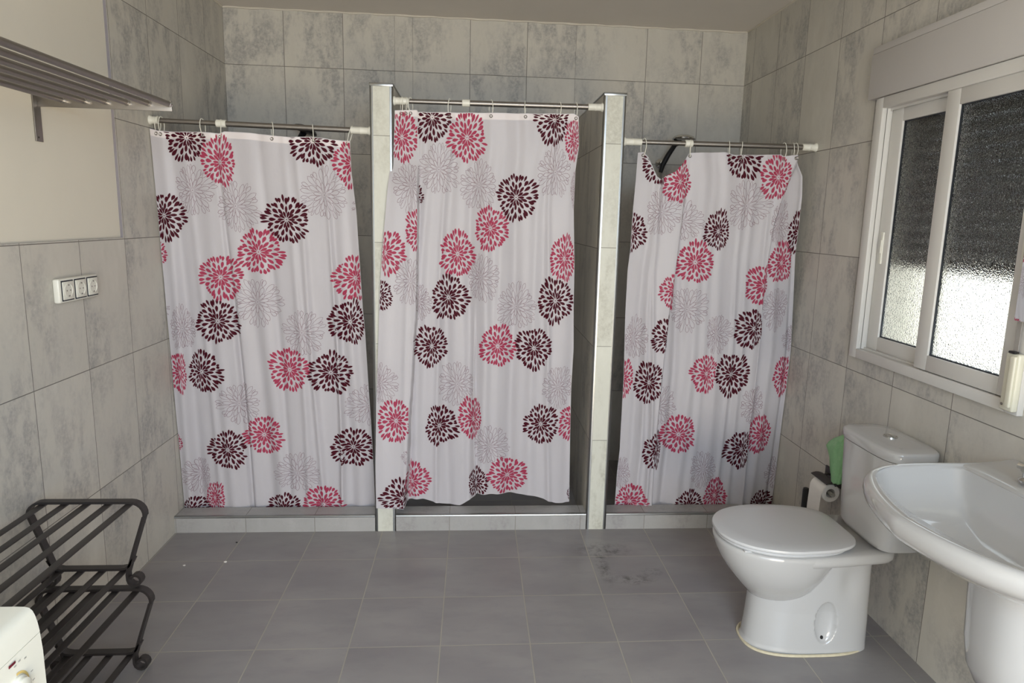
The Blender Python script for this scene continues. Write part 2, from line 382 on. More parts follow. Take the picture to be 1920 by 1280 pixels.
# ------------------------------------------------------------------ window
win = thing('window_1', None, None, (XR, (WY0+WY1)/2, WZ0), kind='structure')
FX = 1.513
m = MB(); fy0, fy1, fz0, fz1 = 1.742, 2.617, .957, 1.945; w_ = .047
for a in ((fy0, fy0+w_, fz0, fz1), (fy1-w_, fy1, fz0, fz1), (fy0+w_, fy1-w_, fz0, fz0+.036), (fy0+w_, fy1-w_, fz1-.04, fz1)):
    m.box(FX, XR+.004, *a, bev=.002)
    m.box(XR, XR+.075, max(a[0], WY0+.001), min(a[1], WY1-.001), max(a[2], WZ0+.001), min(a[3], WZ1-.001))
m.build('window_frame', ALU, win)
m = MB(); m.box(1.545, 1.549, fy0+w_, fy1-w_, fz0+.036, fz0+.042); m.box(1.545, 1.549, fy0+w_, fy1-w_, fz1-.048, fz1-.04); m.build('sliding_track', ALU, win)
def sash(X, y0, y1, z0, z1, ws, wt, wb, dx=.024):
    m = MB()
    for a in ((y0, y0+ws, z0, z1), (y1-ws, y1, z0, z1), (y0+ws, y1-ws, z0, z0+wb), (y0+ws, y1-ws, z1-wt, z1)): m.box(X, X+dx, *a, bev=.002)
    s_ = m.build('sash', ALU, win)
    m = MB(); m.box(X+.010, X+.014, y0+ws-.004, y1-ws+.004, z0+wb-.004, z1-wt+.004); m.build('pane', GLASS, s_)
    m = MB()
    for a in ((y0+ws, y1-ws, z0+wb, z0+wb+.004), (y0+ws, y0+ws+.003, z0+wb, z1-wt), (y1-ws-.003, y1-ws, z0+wb, z1-wt), (y0+ws, y1-ws, z1-wt-.003, z1-wt)): m.box(X+.008, X+.018, *a)
    m.build('gasket', DARKG, s_)
    return s_
s1 = sash(1.520, 1.772, 2.219, .996, 1.905, .063, .050, .052)
s2 = sash(1.552, 2.195, 2.566, .992, 1.905, .068, .053, .060)
m = MB(); m.box(1.511, 1.521, 1.790, 1.806, 1.36, 1.50, bev=.002); m.box(1.506, 1.512, 1.794, 1.802, 1.38, 1.46, bev=.002); m.build('latch', PVC, s1)
m = MB(); m.box(1.546, 1.553, 2.528, 2.542, 1.33, 1.45, bev=.002); m.box(1.543, 1.547, 2.531, 2.539, 1.37, 1.42, bev=.001); m.build('latch', PVC, s2)
m = MB(); m.lathe((1.552, 2.535, 1.335), (-1, 0, 0), [(.0045, 0), (.0045, .001), (.001, .0015)], 12); m.build('screw', REDL, s2)
# roller shutter half lowered outside the panes
t = thing('roller_shutter', 'dark roller shutter lowered over the upper half of the window', 'shutter', (1.66, 2.18, 1.33))
m = MB()
z = 1.335
while z < WZ1-.01:
    m.box(1.650, 1.660, WY0+.004, WY1-.004, z, min(z+.0435, WZ1-.002), bev=.003); z += .045
m.build('slats', SHUT, t)
m = MB(); m.box(1.646, 1.664, WY0+.004, WY1-.004, 1.322, 1.336, bev=.002); m.build('bottom_bar', BLACK, t)
# shutter box
t = thing('shutter_box', 'long white box above the window that houses the roller shutter', 'shutter box', (1.53, 2.18, 1.946))
m = MB(); m.box(1.505, XR-.0005, 1.70, 2.665, 1.947, 2.112, bev=.002); m.build('front_cover', BOXW, t)
m = MB(); m.box(1.507, XR-.0005, 1.70, 2.664, 2.1128, 2.138, bev=.002); m.build('top_strip', BOXW, t)
# strap and winder
t = thing('strap_winder', 'cream wall winder with its grey shutter strap at the right end of the window', 'winder', (1.50, 1.78, .96))
m = MB(); m.box(1.492, 1.5125, 1.738, 1.786, .968, 1.132, bev=.006, seg=3); m.box(1.484, 1.493, 1.742, 1.762, .980, 1.126, bev=.004, seg=3); m.build('cover', CREAM, t)
m = MB(); m.box(1.500, 1.5015, 1.756, 1.772, 1.13, 1.93); m.build('strap', plain('grey_strap', (.33, .31, .29), .8), t)
m = MB(); m.box(1.489, 1.503, 1.752, 1.776, 1.131, 1.138, bev=.002); m.build('strap_slot', BLACK, t)
m = MB(); m.lathe((1.492, 1.776, .985), (-1, 0, 0), [(.004, 0), (.004, .001), (.002, .002)], 14); m.build('screw', STEEL, t)

# ------------------------------------------------------------------ mirror
t = thing('mirror', 'frameless wall mirror over the washbasin at the right edge', 'mirror', (1.53, 1.42, 1.226))
m = MB(); m.box(1.486, XR-.001, 1.09, 1.742, 1.228, 1.93); m.build('backing', PVC, t, smooth=0)
m = MB(); m.box(1.480, 1.4858, 1.085, 1.762, 1.224, 1.935, bev=.0012); m.build('mirror_glass', MIRR, t)

# ------------------------------------------------------------------ rods, rings, curtains
RY = 3.096
RODS = {1: (XL, CLX, 1.829, 1.8165, -1.318, -1.085, -1.045, -.531, 'left'), 2: (CLX+CW, CRX, 1.944, 1.951, -.285, -.058, -.025, .487, 'middle'), 3: (CRX+CW, XR, 1.811, 1.815, .733, .928, .962, 1.466, 'right')}
def rodz(k, x): a = RODS[k]; return a[2]+(a[3]-a[2])*(x-a[0])/(a[1]-a[0])
for k, (xa, xb, za, zb, ca, cb, cc, cd, nm) in RODS.items():
    lab = {1: 'steel tension shower rod between left wall and first divider', 2: 'highest steel shower rod, between the two tiled dividers', 3: 'steel tension shower rod between second divider and window wall'}[k]
    t = thing('shower_curtain_rod', lab, 'curtain rod', (xa, RY, za))
    P = lambda x: Vector((x, RY, rodz(k, x)))
    m = MB(); m.tube([P(xa+.01), P(cb+.01)], .0098, 20); m.build('outer_tube', STEEL, t)
    m = MB(); m.tube([P(cc-.01), P(xb-.01)], .0115, 20); m.build('inner_tube', STEEL, t)
    m = MB(); m.lathe(P(cb), (P(cc)-P(cb)), [(.0145, 0), (.0155, .001), (.0155, (P(cc)-P(cb)).length-.001), (.0145, (P(cc)-P(cb)).length)], 24); m.build('coupler', PVC, t)
    for s_, (a, b) in enumerate(((xa, ca), (xb, cd))):
        d = P(b)-P(a); L = d.length; m = MB()
        m.lathe(P(a), d, [(.010, 0.0005), (.0195, .0005), (.0195, .005), (.0170, .008), (.0150, .012), (.0150, L*.45), (.0158, L*.47), (.0158, L*.52), (.0150, L*.54), (.0150, L-.001), (.0115, L)], 24); m.build('end_cap', PVC, t)

FLOWERS={
 1:[('D',-1.205,1.761,0.095,0.072,0.096,0.1),('P',-1.076,1.666,0.081,0.062,0.117,0.095),('O',-1.199,1.547,0.065,0.097,0.108,0.105),('O',-1.026,1.486,0.07,0.106,0.103,0.109),('D',-1.323,1.438,0.072,0.092,0.098,0.108),('P',-1.384,1.271,0.06,0.06,0.066,0.063),('D',-0.813,1.434,0.104,0.101,0.104,0.101),('O',-0.649,1.543,0.101,0.098,0.114,0.104),('D',-0.69,1.766,0.098,0.099,0.099,0.106),('P',-0.528,1.68,0.082,0.067,0.094,0.107),('P',-0.94,1.291,0.093,0.114,0.101,0.101),('P',-1.108,1.177,0.093,0.098,0.101,0.105),('P',-0.526,1.184,0.103,0.07,0.101,0.108),('O',-0.958,1.069,0.1,0.113,0.107,0.113),('O',-0.469,1.495,0.068,0.068,0.048,0.048),('O',-1.382,1.037,0.044,0.044,0.054,0.054),('D',-1.132,0.981,0.102,0.093,0.099,0.103),('O',-1.289,0.944,0.051,0.051,0.102,0.099),('O',-0.768,0.933,0.083,0.105,0.105,0.105),('D',-0.554,0.984,0.106,0.067,0.102,0.106),('P',-1.309,0.742,0.076,0.021,0.097,0.097),('D',-1.227,0.743,0.056,0.103,0.101,0.101),('P',-0.832,0.758,0.099,0.089,0.103,0.103),('D',-0.65,0.744,0.104,0.104,0.1,0.104),('O',-1.067,0.596,0.098,0.092,0.096,0.103),('O',-0.483,0.584,0.109,0.073,0.106,0.099),('D',-1.13,0.371,0.093,0.086,0.093,0.101),('P',-0.969,0.438,0.09,0.094,0.094,0.097),('D',-0.558,0.379,0.111,0.107,0.092,0.1),('P',-1.369,0.402,0.039,0.039,0.06,0.042),('D',-1.372,0.331,0.021,0.018,0.043,0.043),('O',-1.268,0.244,0.083,0.043,0.086,0.094),('O',-0.822,0.25,0.103,0.11,0.103,0.092),('P',-1.212,0.122,0.04,0.055,0.087,0.073),('D',-1.311,0.065,0.055,0.08,0.069,0.073),('D',-0.892,0.062,0.078,0.085,0.089,0.082),('P',-0.705,0.09,0.105,0.101,0.093,0.09)],
 2:[('P',-0.313,1.793,0.06,0.074,0.114,0.104,-9,-0.248),('D',-0.184,1.88,0.087,0.082,0.101,0.104,-0.245,9),('P',-0.036,1.802,0.083,0.085,0.112,0.105),('O',-0.156,1.665,0.085,0.089,0.109,0.106,-0.244,9),('O',-0.271,1.591,0.082,0.081,0.101,0.108,-9,-0.243),('D',-0.273,1.541,0.053,0.053,0.067,0.04,-0.242,9),('O',0.019,1.605,0.083,0.08,0.104,0.114),('D',0.183,1.557,0.083,0.102,0.104,0.104),('D',0.342,1.888,0.091,0.059,0.069,0.107),('P',0.432,1.809,0.045,0.019,0.09,0.09),('O',0.353,1.669,0.078,0.067,0.112,0.112),('O',0.445,1.6,0.021,0.014,0.085,0.085),('P',0.071,1.419,0.069,0.083,0.099,0.102),('P',-0.072,1.302,0.083,0.076,0.109,0.106),('P',-0.385,1.304,0.02,0.094,0.102,0.098),('P',-0.237,1.396,0.064,0.042,0.101,0.083,-9,-0.247),('O',0.031,1.198,0.054,0.089,0.1,0.111),('P',0.409,1.291,0.069,0.051,0.108,0.105),('O',-0.275,1.183,0.076,0.076,0.103,0.103,-9,-0.247),('O',-0.247,1.086,0.062,0.062,0.076,0.09,-0.251,9),('D',-0.409,1.118,0.027,0.06,0.065,0.069),('D',-0.113,1.105,0.077,0.098,0.103,0.107),('O',0.197,1.066,0.091,0.091,0.113,0.102),('D',0.375,1.099,0.084,0.082,0.11,0.11),('D',-0.186,0.879,0.087,0.069,0.101,0.098,-0.264,9),('P',0.115,0.884,0.089,0.089,0.101,0.101),('D',0.284,0.875,0.092,0.085,0.1,0.104),('O',-0.41,0.722,0.021,0.079,0.091,0.098),('O',-0.069,0.698,0.092,0.077,0.11,0.107,-9,0.005),('O',0.404,0.687,0.075,0.068,0.109,0.102),('P',-0.342,0.547,0.089,0.078,0.1,0.107,-9,-0.287),('D',-0.153,0.495,0.065,0.095,0.1,0.104),('P',0.009,0.531,0.078,0.034,0.112,0.097),('D',0.328,0.503,0.084,0.09,0.099,0.099),('P',0.488,0.513,0.08,0.046,0.088,0.1),('O',0.086,0.394,0.083,0.098,0.102,0.091,0.014,9),('O',-0.265,0.368,0.052,0.045,0.06,0.052,-9,-0.291),('P',-0.282,0.218,0.023,0.09,0.102,0.087),('P',0.175,0.236,0.1,0.1,0.1,0.085),('D',-0.314,0.174,0.108,0.044,0.1,0.065,-9,-0.299),('D',0.023,0.209,0.034,0.06,0.08,0.088),('D',0.497,0.144,0.027,0.024,0.031,0.047)],
 3:[('D',0.817,1.726,0.078,0.041,0.061,0.101),('P',0.916,1.645,0.082,0.048,0.103,0.099),('O',0.841,1.508,0.069,0.089,0.11,0.103,-9,0.927),('O',0.944,1.47,0.069,0.097,0.101,0.087,0.933,9),('D',0.713,1.417,0.021,0.067,0.093,0.093),('D',1.111,1.431,0.069,0.053,0.098,0.084),('D',1.192,1.767,0.072,0.103,0.041,0.106),('P',1.362,1.678,0.087,0.057,0.105,0.101),('O',1.231,1.548,0.087,0.108,0.115,0.105),('O',1.387,1.472,0.039,0.053,0.106,0.099),('D',1.493,1.433,0.056,0.021,0.104,0.104),('P',1.016,1.288,0.093,0.09,0.099,0.099),('P',1.426,1.294,0.068,0.054,0.101,0.094),('P',0.921,1.157,0.067,0.043,0.078,0.092,-9,0.927),('P',1.345,1.187,0.09,0.022,0.098,0.09),('O',0.997,1.067,0.08,0.104,0.107,0.104),('O',1.426,1.081,0.066,0.051,0.099,0.11),('D',0.914,0.933,0.09,0.043,0.101,0.076,-9,0.912),('D',1.328,0.983,0.103,0.028,0.092,0.103),('O',0.75,0.927,0.036,0.072,0.104,0.1),('O',1.144,0.954,0.044,0.08,0.095,0.098),('O',1.532,0.941,0.056,0.03,0.059,0.074),('P',0.716,0.732,0.022,0.052,0.094,0.094),('D',0.838,0.715,0.073,0.073,0.102,0.109,-9,0.9),('P',1.119,0.758,0.085,0.044,0.096,0.099),('D',1.239,0.756,0.083,0.093,0.107,0.111),('P',1.508,0.747,0.062,0.03,0.105,0.101),('O',0.894,0.591,0.074,0.096,0.103,0.089,0.897,9),('O',1.363,0.601,0.06,0.049,0.098,0.098),('P',1.009,0.447,0.101,0.084,0.101,0.097),('P',1.421,0.449,0.073,0.05,0.107,0.099),('D',0.903,0.374,0.073,0.021,0.09,0.112),('D',1.33,0.374,0.092,0.027,0.099,0.107),('O',0.732,0.248,0.03,0.052,0.082,0.09),('O',1.146,0.267,0.069,0.061,0.099,0.099),('O',1.53,0.246,0.062,0.047,0.086,0.093),('P',0.787,0.095,0.072,0.095,0.095,0.091),('P',1.217,0.125,0.058,0.062,0.097,0.093),('D',1.091,0.068,0.077,0.073,0.089,0.077),('D',1.456,0.074,0.051,0.078,0.082,0.078)],
}
SIL={
 1:{'top':[(-1.3698,1.79912),(-1.31762,1.7861),(-1.24055,1.78455),(-1.14763,1.78781),(-1.06998,1.7841),(-1.05196,1.7933),(-0.94329,1.79067),(-0.856157,1.78293),(-0.77934,1.77911),(-0.69513,1.78418),(-0.595531,1.77457),(-0.533098,1.77235)],'left':[(-1.37014,1.79824),(-1.36811,1.54905),(-1.36744,1.41657),(-1.36989,1.24687),(-1.36823,1.04431),(-1.35953,1.02864),(-1.35489,0.811643),(-1.35996,0.472071),(-1.35892,0.275793),(-1.35883,0.122772),(-1.35798,0.0720926)],'right':[(-0.532129,1.77119),(-0.529224,1.64023),(-0.513586,1.47291),(-0.505332,1.26577),(-0.496803,1.05173),(-0.489098,0.933007),(-0.482796,0.745721),(-0.473526,0.513861),(-0.466793,0.314418),(-0.464424,0.0714869)],'bot':[(-1.3576,0.0660105),(-0.470821,0.067925)]},
 2:{'left':[(-0.342027,1.9036),(-0.350289,1.70311),(-0.363259,1.66869),(-0.381674,1.46737),(-0.393267,1.35341),(-0.406538,1.18213),(-0.412565,1.0551),(-0.422417,0.80524),(-0.430466,0.623111),(-0.437677,0.322352),(-0.436383,0.127539)],'right':[(0.445802,1.89919),(0.452903,1.78367),(0.441844,1.6815),(0.442519,1.51071),(0.457458,1.26354),(0.463092,1.05954),(0.471619,0.872537),(0.468915,0.68036),(0.474399,0.442342),(0.484823,0.0944366)],'top':[(-0.342027,1.9036),(-0.2488,1.90927),(-0.245067,1.90002),(-0.0267953,1.90593),(0.284938,1.91308),(0.423938,1.91821),(0.44549,1.90579)],'bot':[(-0.436402,0.125964),(-0.29986,0.119459),(-0.307558,0.12808),(-0.228451,0.12343),(-0.167476,0.102351),(-0.114163,0.0854272),(-0.0532187,0.0850093),(-0.00689285,0.109752),(0.015781,0.138804),(0.031389,0.151039),(0.192497,0.141761),(0.286149,0.137303),(0.349172,0.11999),(0.411772,0.0949147),(0.451645,0.0898128),(0.484773,0.0955764)]},
 3:{'left':[(0.715653,1.76533),(0.714279,1.64634),(0.710189,1.50741),(0.71025,1.34634),(0.703685,1.24398),(0.706085,1.07016),(0.708008,1.00191),(0.718148,0.747027),(0.720994,0.520566),(0.722885,0.366379),(0.717001,0.248533),(0.716449,0.0709941)],'right':[(1.43919,1.77859),(1.45107,1.73983),(1.48014,1.68823),(1.48922,1.6024),(1.49032,1.50147),(1.49048,1.32986),(1.50533,1.15485),(1.51405,1.05018),(1.52571,0.904544),(1.53489,0.678445),(1.53215,0.48458),(1.52893,0.286565),(1.53947,0.0653025)],'top':[(0.715715,1.76443),(0.742939,1.7685),(0.76491,1.7465),(0.80472,1.66524),(0.822697,1.65192),(0.835235,1.66525),(0.884438,1.68961),(0.922066,1.72941),(0.948379,1.7721),(1.10797,1.77919),(1.15049,1.76914),(1.36335,1.77749),(1.37562,1.77005),(1.43758,1.77761)],'bot':[(0.716805,0.0651918),(1.54052,0.0564251)]},
}
FOLDS={1:[],2:[[(-0.243681,1.90007),(-0.243092,1.47597),(-0.249796,1.04783),(-0.262183,0.898913),(-0.268409,0.746926),(-0.282714,0.557552),(-0.292011,0.319903),(-0.30643,0.124731)],[(0.00691574,1.05204),(0.00707713,0.749445),(0.0116344,0.487106),(0.0187221,0.131219)]],3:[[(0.949813,1.76253),(0.931717,1.48676),(0.926364,1.35147),(0.920869,1.24817),(0.906769,1.07243),(0.896975,0.785845),(0.893141,0.598149),(0.888403,0.366205),(0.894135,0.0858184)],[(1.43699,1.75247),(1.38578,1.59936),(1.35947,1.46413),(1.35096,1.29199),(1.34627,1.07972),(1.35445,0.975097),(1.35434,0.677158),(1.34949,0.445212),(1.35753,0.0827883)]]}
RINGX={1:[-1.32074,-1.3079,-1.14314,-1.06566,-0.856816,-0.689611,-0.523274],2:[-0.313822,-0.295892,-0.277946,-0.110913,0.0661322,0.212645,0.362426,0.434442],3:[0.744084,0.952924,1.12714,1.18789,1.38157,1.42366,1.43597]}

for k, d in SIL.items():
    for n_ in ('left', 'right'): d[n_] = sorted((z, x) for x, z in d[n_])
    if k != 2: d['bot'] = [(x, .045) for x, z in d['bot']]
def clampx(x): return min(max(x, XL+.004), XR-.004)
def Lx(k, z): return clampx(lerp_tab(SIL[k]['left'], z))
def Rx(k, z): return clampx(lerp_tab(SIL[k]['right'], z))
def Tz(k, x): return lerp_tab(SIL[k]['top'], x)
def Bz(k, x): return lerp_tab(SIL[k]['bot'], x)
FZ = {k: [sorted((z, x) for x, z in f) for f in fs] for k, fs in FOLDS.items()}
CR = {}
for k, sd in ((1, 5), (2, 11), (3, 23)):
    rnd = random.Random(sd); CR[k] = []
    n_ = {1: 13, 2: 12, 3: 12}[k]
    for i in range(n_):
        CR[k].append(((i+.5+rnd.uniform(-.35, .35))/n_, rnd.uniform(-.04, .04), rnd.choice((-1, 1, 1))*rnd.uniform(.35, 1), rnd.uniform(.010, .028), rnd.uniform(0, 6)))
def sstep(a): a = min(max(a, 0), 1); return a*a*(3-2*a)
def YS(k, x, z):
    y = 3.088+(1.75-z)/1.67*(.102 if k != 2 else .085)
    if k != 2: y = min(y, 3.196)
    L, R_ = Lx(k, z), Rx(k, z); u = (x-L)/(R_-L+1e-9); W = .82
    h = max(0, (Tz(k, x)-z)); grow = .30+.70*sstep(h/1.1)
    d = 0
    for (c, sl, a, wd, ph) in CR[k]:
        q = (u-(c+sl*(1-h/1.7)+.006*math.sin(h*3+ph)))*W/wd
        d += a*math.exp(-q*q)
    d = d*.022*grow + .005*grow*math.sin(u*19+k+h*.8)
    # scalloped sag between the rings near the top
    d += .0035*math.exp(-h/.12)*math.sin(u*44+k)
    d += .0025*noise.noise(Vector((x*9, z*5, k*7.3)))
    if k == 2:
        fx = lerp_tab(FZ[2][0], z); s_ = sstep((fx-x)/.007+.5)
        flap = 3.048+(3.082-3.048)*sstep((z-1.55)/.15)
        y = (y-d)*(1-s_)+(flap-d*.25)*s_
        if z < 1.12:
            fx = lerp_tab(FZ[2][1], z); q = (fx-x)
            y -= (.022*math.exp(-max(q, 0)/.07) if q > 0 else .022*sstep((q+.008)/.008))*sstep((1.12-z)/.35)
        return y
    if k == 3:
        fx = lerp_tab(FZ[3][0], z); q = fx-x; amp = .026*sstep(h/.3)
        y -= (amp*math.exp(-max(q, 0)/.08) if q > 0 else amp*sstep((q+.010)/.010))
        fx = lerp_tab(FZ[3][1], z); q = fx-x; amp = .024
        y -= (amp*math.exp(-max(q, 0)/.06) if q > 0 else amp*sstep((q+.010)/.010))
    if k == 1 and z < .2: pass
    return y-d
LABEL = {1: 'left shower curtain, white with maroon and pink flowers, against the left wall', 2: 'middle shower curtain, hung highest, its left edge draped over the divider', 3: 'right shower curtain, its top edge sagging in a deep V, nearest the window'}
def petals(rnd, outline=False):
    out = []
    rot = rnd.uniform(0, 6.28); ph1, ph2 = rnd.uniform(0, 6.28), rnd.uniform(0, 6.28); j = lambda q: rnd.uniform(-q, q)
    for i in range(20):
        th = rot+2*math.pi*i/20
        segs = [(.07, .37, .115), (.41, .72, .145), (.75, 1.0, .135)] if i % 2 == 0 else [(.22, .56, .125), (.59, .91, .160)]
        if outline: segs = [(.06, .47, .15), (.44, .98, .20)] if i % 2 == 0 else [(.24, .70, .19), (.66, 1.0, .17)]
        k1 = 1+.07*math.sin(3*th+ph1)+.05*math.sin(5*th+ph2)+j(.03)
        for a, b, w in segs: out.append((th+j(.035), a*(1+(k1-1)*a), b*(1+(k1-1)*b)+j(.02), w*rnd.uniform(.88, 1.06)))
        if not outline or i % 2: out.append((th+math.pi/20+j(.03), (.74 if i % 3 else .68)+j(.03), k1+j(.05), .10))
    return out
for k in (1, 2, 3):
    # cloth surface
    NU, NV = 250, 190
    m = MB(); vs = []
    for i in range(NU+1):
        u = i/NU
        zt = Tz(k, Lx(k, 1.78)+(Rx(k, 1.78)-Lx(k, 1.78))*u) if k != 2 else Tz(2, Lx(2, 1.9)+(Rx(2, 1.9)-Lx(2, 1.9))*u)
        zb = Bz(k, Lx(k, .12)+(Rx(k, .12)-Lx(k, .12))*u)
        for j in range(NV+1):
            v = j/NV; z = zt+(zb-zt)*v; x = Lx(k, z)+(Rx(k, z)-Lx(k, z))*u
            vs.append((x, YS(k, x, z), z))
    fs = [(i*(NV+1)+j, (i+1)*(NV+1)+j, (i+1)*(NV+1)+j+1, i*(NV+1)+j+1) for i in range(NU) for j in range(NV)]
    m.add(vs, fs, 0)
    # printed flowers, lying on the cloth
    rnd = random.Random(40+k)
    def put(x, z, e=.0017):
        x = min(max(x, Lx(k, z)+.0015), Rx(k, z)-.0015); z = min(max(z, Bz(k, x)+.003), Tz(k, x)-.003)
        return (x, YS(k, x, z)-e, z)
    def inside(x, z): return Lx(k, z) < x < Rx(k, z) and Bz(k, x) < z < Tz(k, x)
    for fl in FLOWERS[k]:
        t_, cx, cz, l_, r_, tt, bb = fl[:7]; xa, xb = fl[7:9] if len(fl) > 7 else (-9, 9)
        def W2(a, b): return (cx+a*(r_ if a > 0 else l_), cz+b*(tt if b > 0 else bb))
        ps = petals(rnd, t_ == 'O')+[(0, -.03, .03, .05)]
        for (th, ra, rb, w) in ps:
            st = [(0, 0), (.18, .42), (.42, .85), (.66, 1.0), (.86, .68), (1, 0)]
            c_, s_ = math.cos(th), math.sin(th)
            le, mi_, ri = [], [], []
            for q, ww in st:
                rr = ra+(rb-ra)*q; o = w*ww/2
                le.append(W2(c_*rr-s_*o, s_*rr+c_*o)); ri.append(W2(c_*rr+s_*o, s_*rr-c_*o)); mi_.append(W2(c_*rr, s_*rr))
            allp = le+ri
            if all(not inside(*p) for p in allp) or all(p[0] < xa or p[0] > xb for p in allp): continue
            cl = lambda p: (min(max(p[0], xa), xb), p[1])
            if t_ == 'O':
                lp = le+ri[::-1][1:-1]; n_ = len(lp); lw = .0015
                cxm = sum(p[0] for p in lp)/n_; czm = sum(p[1] for p in lp)/n_
                lp2 = []
                for p in lp:
                    dx, dz = p[0]-cxm, p[1]-czm; d_ = math.hypot(dx, dz)+1e-9; lp2.append((p[0]-dx/d_*lw*1.3, p[1]-dz/d_*lw*1.3))
                if len([1 for p in lp if not inside(*p) or not (xa < p[0] < xb)]) > 4: continue
                V = [put(*cl(p)) for p in lp]+[put(*cl(p)) for p in lp2]
                m.add(V, [(i, (i+1) % n_, n_+(i+1) % n_, n_+i) for i in range(n_)], 3)
            else:
                n_ = len(st); V = [put(*cl(p)) for p in le+mi_+ri]
                m.add(V, [(i, i+1, n_+i+1, n_+i) for i in range(n_-1)]+[(n_+i, n_+i+1, 2*n_+i+1, 2*n_+i) for i in range(n_-1)], 1 if t_ == 'D' else 2)
    xm = (Lx(k, 1)+Rx(k, 1))/2
    cur = thing('shower_curtain', LABEL[k], 'shower curtain', (xm, 3.12, .05))
    # build cloth without normal recalculation surprises
    o = m.build('printed_cloth', [CLOTH, MAROON, PINK, MAUVE], cur, smooth=180)
    # stitched hem
    m = MB(); N = 160; vs = []
    for i in range(N+1):
        u = i/N; zr = 1.9 if k == 2 else 1.78; x = Lx(k, zr)+(Rx(k, zr)-Lx(k, zr))*u; zt = Tz(k, x)
        for q in (0, .5, 1): z = zt-.002-.026*q; vs.append((x, YS(k, x, z)-.0006, z))
    m.add(vs, [(i*3+j, (i+1)*3+j, (i+1)*3+j+1, i*3+j+1) for i in range(N) for j in range(2)])
    if k != 3: m.build('hem', HEM, cur, smooth=180)
    # eyelets and rings
    names = ['first', 'second', 'third', 'fourth', 'fifth', 'sixth', 'seventh', 'eighth']
    for i, x in enumerate(RINGX[k]):
        rz = rodz(k, x); xe = x+{1: .004, 2: .002, 3: .004}[k]*((i % 3)-1)
        xe = min(max(xe, Lx(k, 1.75)+.012), Rx(k, 1.9 if k == 2 else 1.76)-.012); ez = Tz(k, xe)-.014; ey = YS(k, xe, ez)
        m = MB(); m.lathe((xe, ey+.001, ez), (0, -1, 0), [(.0035, .0000), (.0075, .0000), (.0075, .0022), (.0055, .0034), (.0035, .0026), (.0035, .0)], 18); m.build('eyelet', STEEL, cur)
        top = rz+.0165; cz = (top+ez-.004)/2; hh = (top-ez+.004)/2; tw = R(rnd.uniform(8, 28)*rnd.choice((-1, 1)))
        P = []
        for q in range(28):
            a = 2*math.pi*q/28; dy = .0185*math.sin(a)*(1-.25*(math.cos(a) < 0)*abs(math.cos(a))); dz = hh*math.cos(a); P.append((x+(xe-x)*(1-math.cos(a))/2+dy*math.sin(tw), RY-.001+dy*math.cos(tw), cz+dz))
        m = MB(); m.tube(P, .0017, 8, closed=True)
        o = m.build('curtain_ring', PVC, loc=(x, RY, rz))
        setp(o, '%s white ring from the left on the %s shower rod' % (names[i], RODS[k][8]), 'curtain ring', 'rings on the %s shower rod' % RODS[k][8])

# ------------------------------------------------------------------ shower heads
def head(x, z, lab, tilt):
    t = thing('hand_shower', lab, 'shower', (x, YB_, z-.12))
    m = MB(); m.lathe((x-.055, YB_-.0005, z-.115), (0, -1, 0), [(.026, 0), (.026, .012), (.012, .02), (.012, .05), (.016, .055), (.016, .085), (.008, .088)], 24); m.build('wall_bracket', CHROME, t)
    m = MB(); P = [(x-.068, YB_-.085, z-.17), (x-.060, YB_-.09, z-.13), (x-.035, YB_-.105, z-.075), (x-.005, YB_-.125, z-.02), (x+.015, YB_-.145, z-.005)]
    m.tube(P, [.011, .015, .014, .013, .018], 14); m.build('handle', BLACK, t)
    m = MB(); m.lathe((x+.03, YB_-.17, z+.006), (tilt, .1, 1), [(.050, -.010), (.062, -.006), (.064, 0), (.055, .012), (.03, .022), (.004, .026)], 32); m.build('spray_plate', CHROME if tilt < .2 else BLACK, t)
    m = MB(); m.tube([(x-.06, YB_-.075, z-.15), (x-.062, YB_-.06, z-.3), (x-.07, YB_-.05, z-.6), (x-.04, YB_-.05, z-.85), (x+.02, YB_-.05, z-.8), (x+.03, YB_-.05, z-.72)], .006, 10); m.build('hose', STEEL, t)
    m = MB(); m.box(x-.06, x+.10, YB_-.06, YB_-.02, z-.76, z-.72, bev=.01, seg=3); m.lathe((x+.02, YB_-.0005, z-.74), (0, -1, 0), [(.03, 0), (.03, .006), (.015, .02), (.015, .03)], 20); m.build('mixer_valve', CHROME, t)
head(1.12, 1.915, 'chrome shower head with black handle above the sagging right curtain', .05)
head(-.93, 1.890, 'dark shower head just showing above the left curtain', .35)

# ------------------------------------------------------------------ toilet
TY = 2.188
toi = thing('toilet', 'white ceramic close-coupled toilet with closed lid under the window', 'toilet', (1.2, TY, 0))
m = MB(); rings = []
for i in range(121):
    z = .355*i/120; xf = lerp_tab([(0, .972), (.02, .980), (.1, .988), (.2, .993), (.355, 1.02)], z); xb = lerp_tab([(0, 1.414), (.1, 1.412), (.2, 1.408), (.3, 1.402), (.355, 1.40)], z)
    hw = lerp_tab([(0, .113), (.02, .110), (.15, .105), (.3, .112), (.355, .118)], z)
    rr = sell((xf+xb)/2, TY, (xb-xf)/2, hw, 2.3, z, 160)
    for p, q_ in zip(rr, sell((xf+xb)/2, TY, (xb-xf)/2, hw, 3.8, z, 160)):
        if p.x > (xf+xb)/2: p.x, p.y = q_.x, q_.y
    rr = resample(rr, 260)
    out = []
    for p in rr:
        if p.y < TY:
            e = ((p.x-1.228)/.040)**2+((z-.118)/.078)**2; q = max(0, 1-e); p.y += .020*math.sqrt(q)
            # soft hollow behind the bowl
            p.y += .012*math.exp(-((p.x-1.30)/.035)**2-((z-.27)/.07)**2)
        out.append(p)
    rings.append(out)
m.loft(rings); m.build('pedestal', CERAM, toi, smooth=60)
m = MB(); rings = []
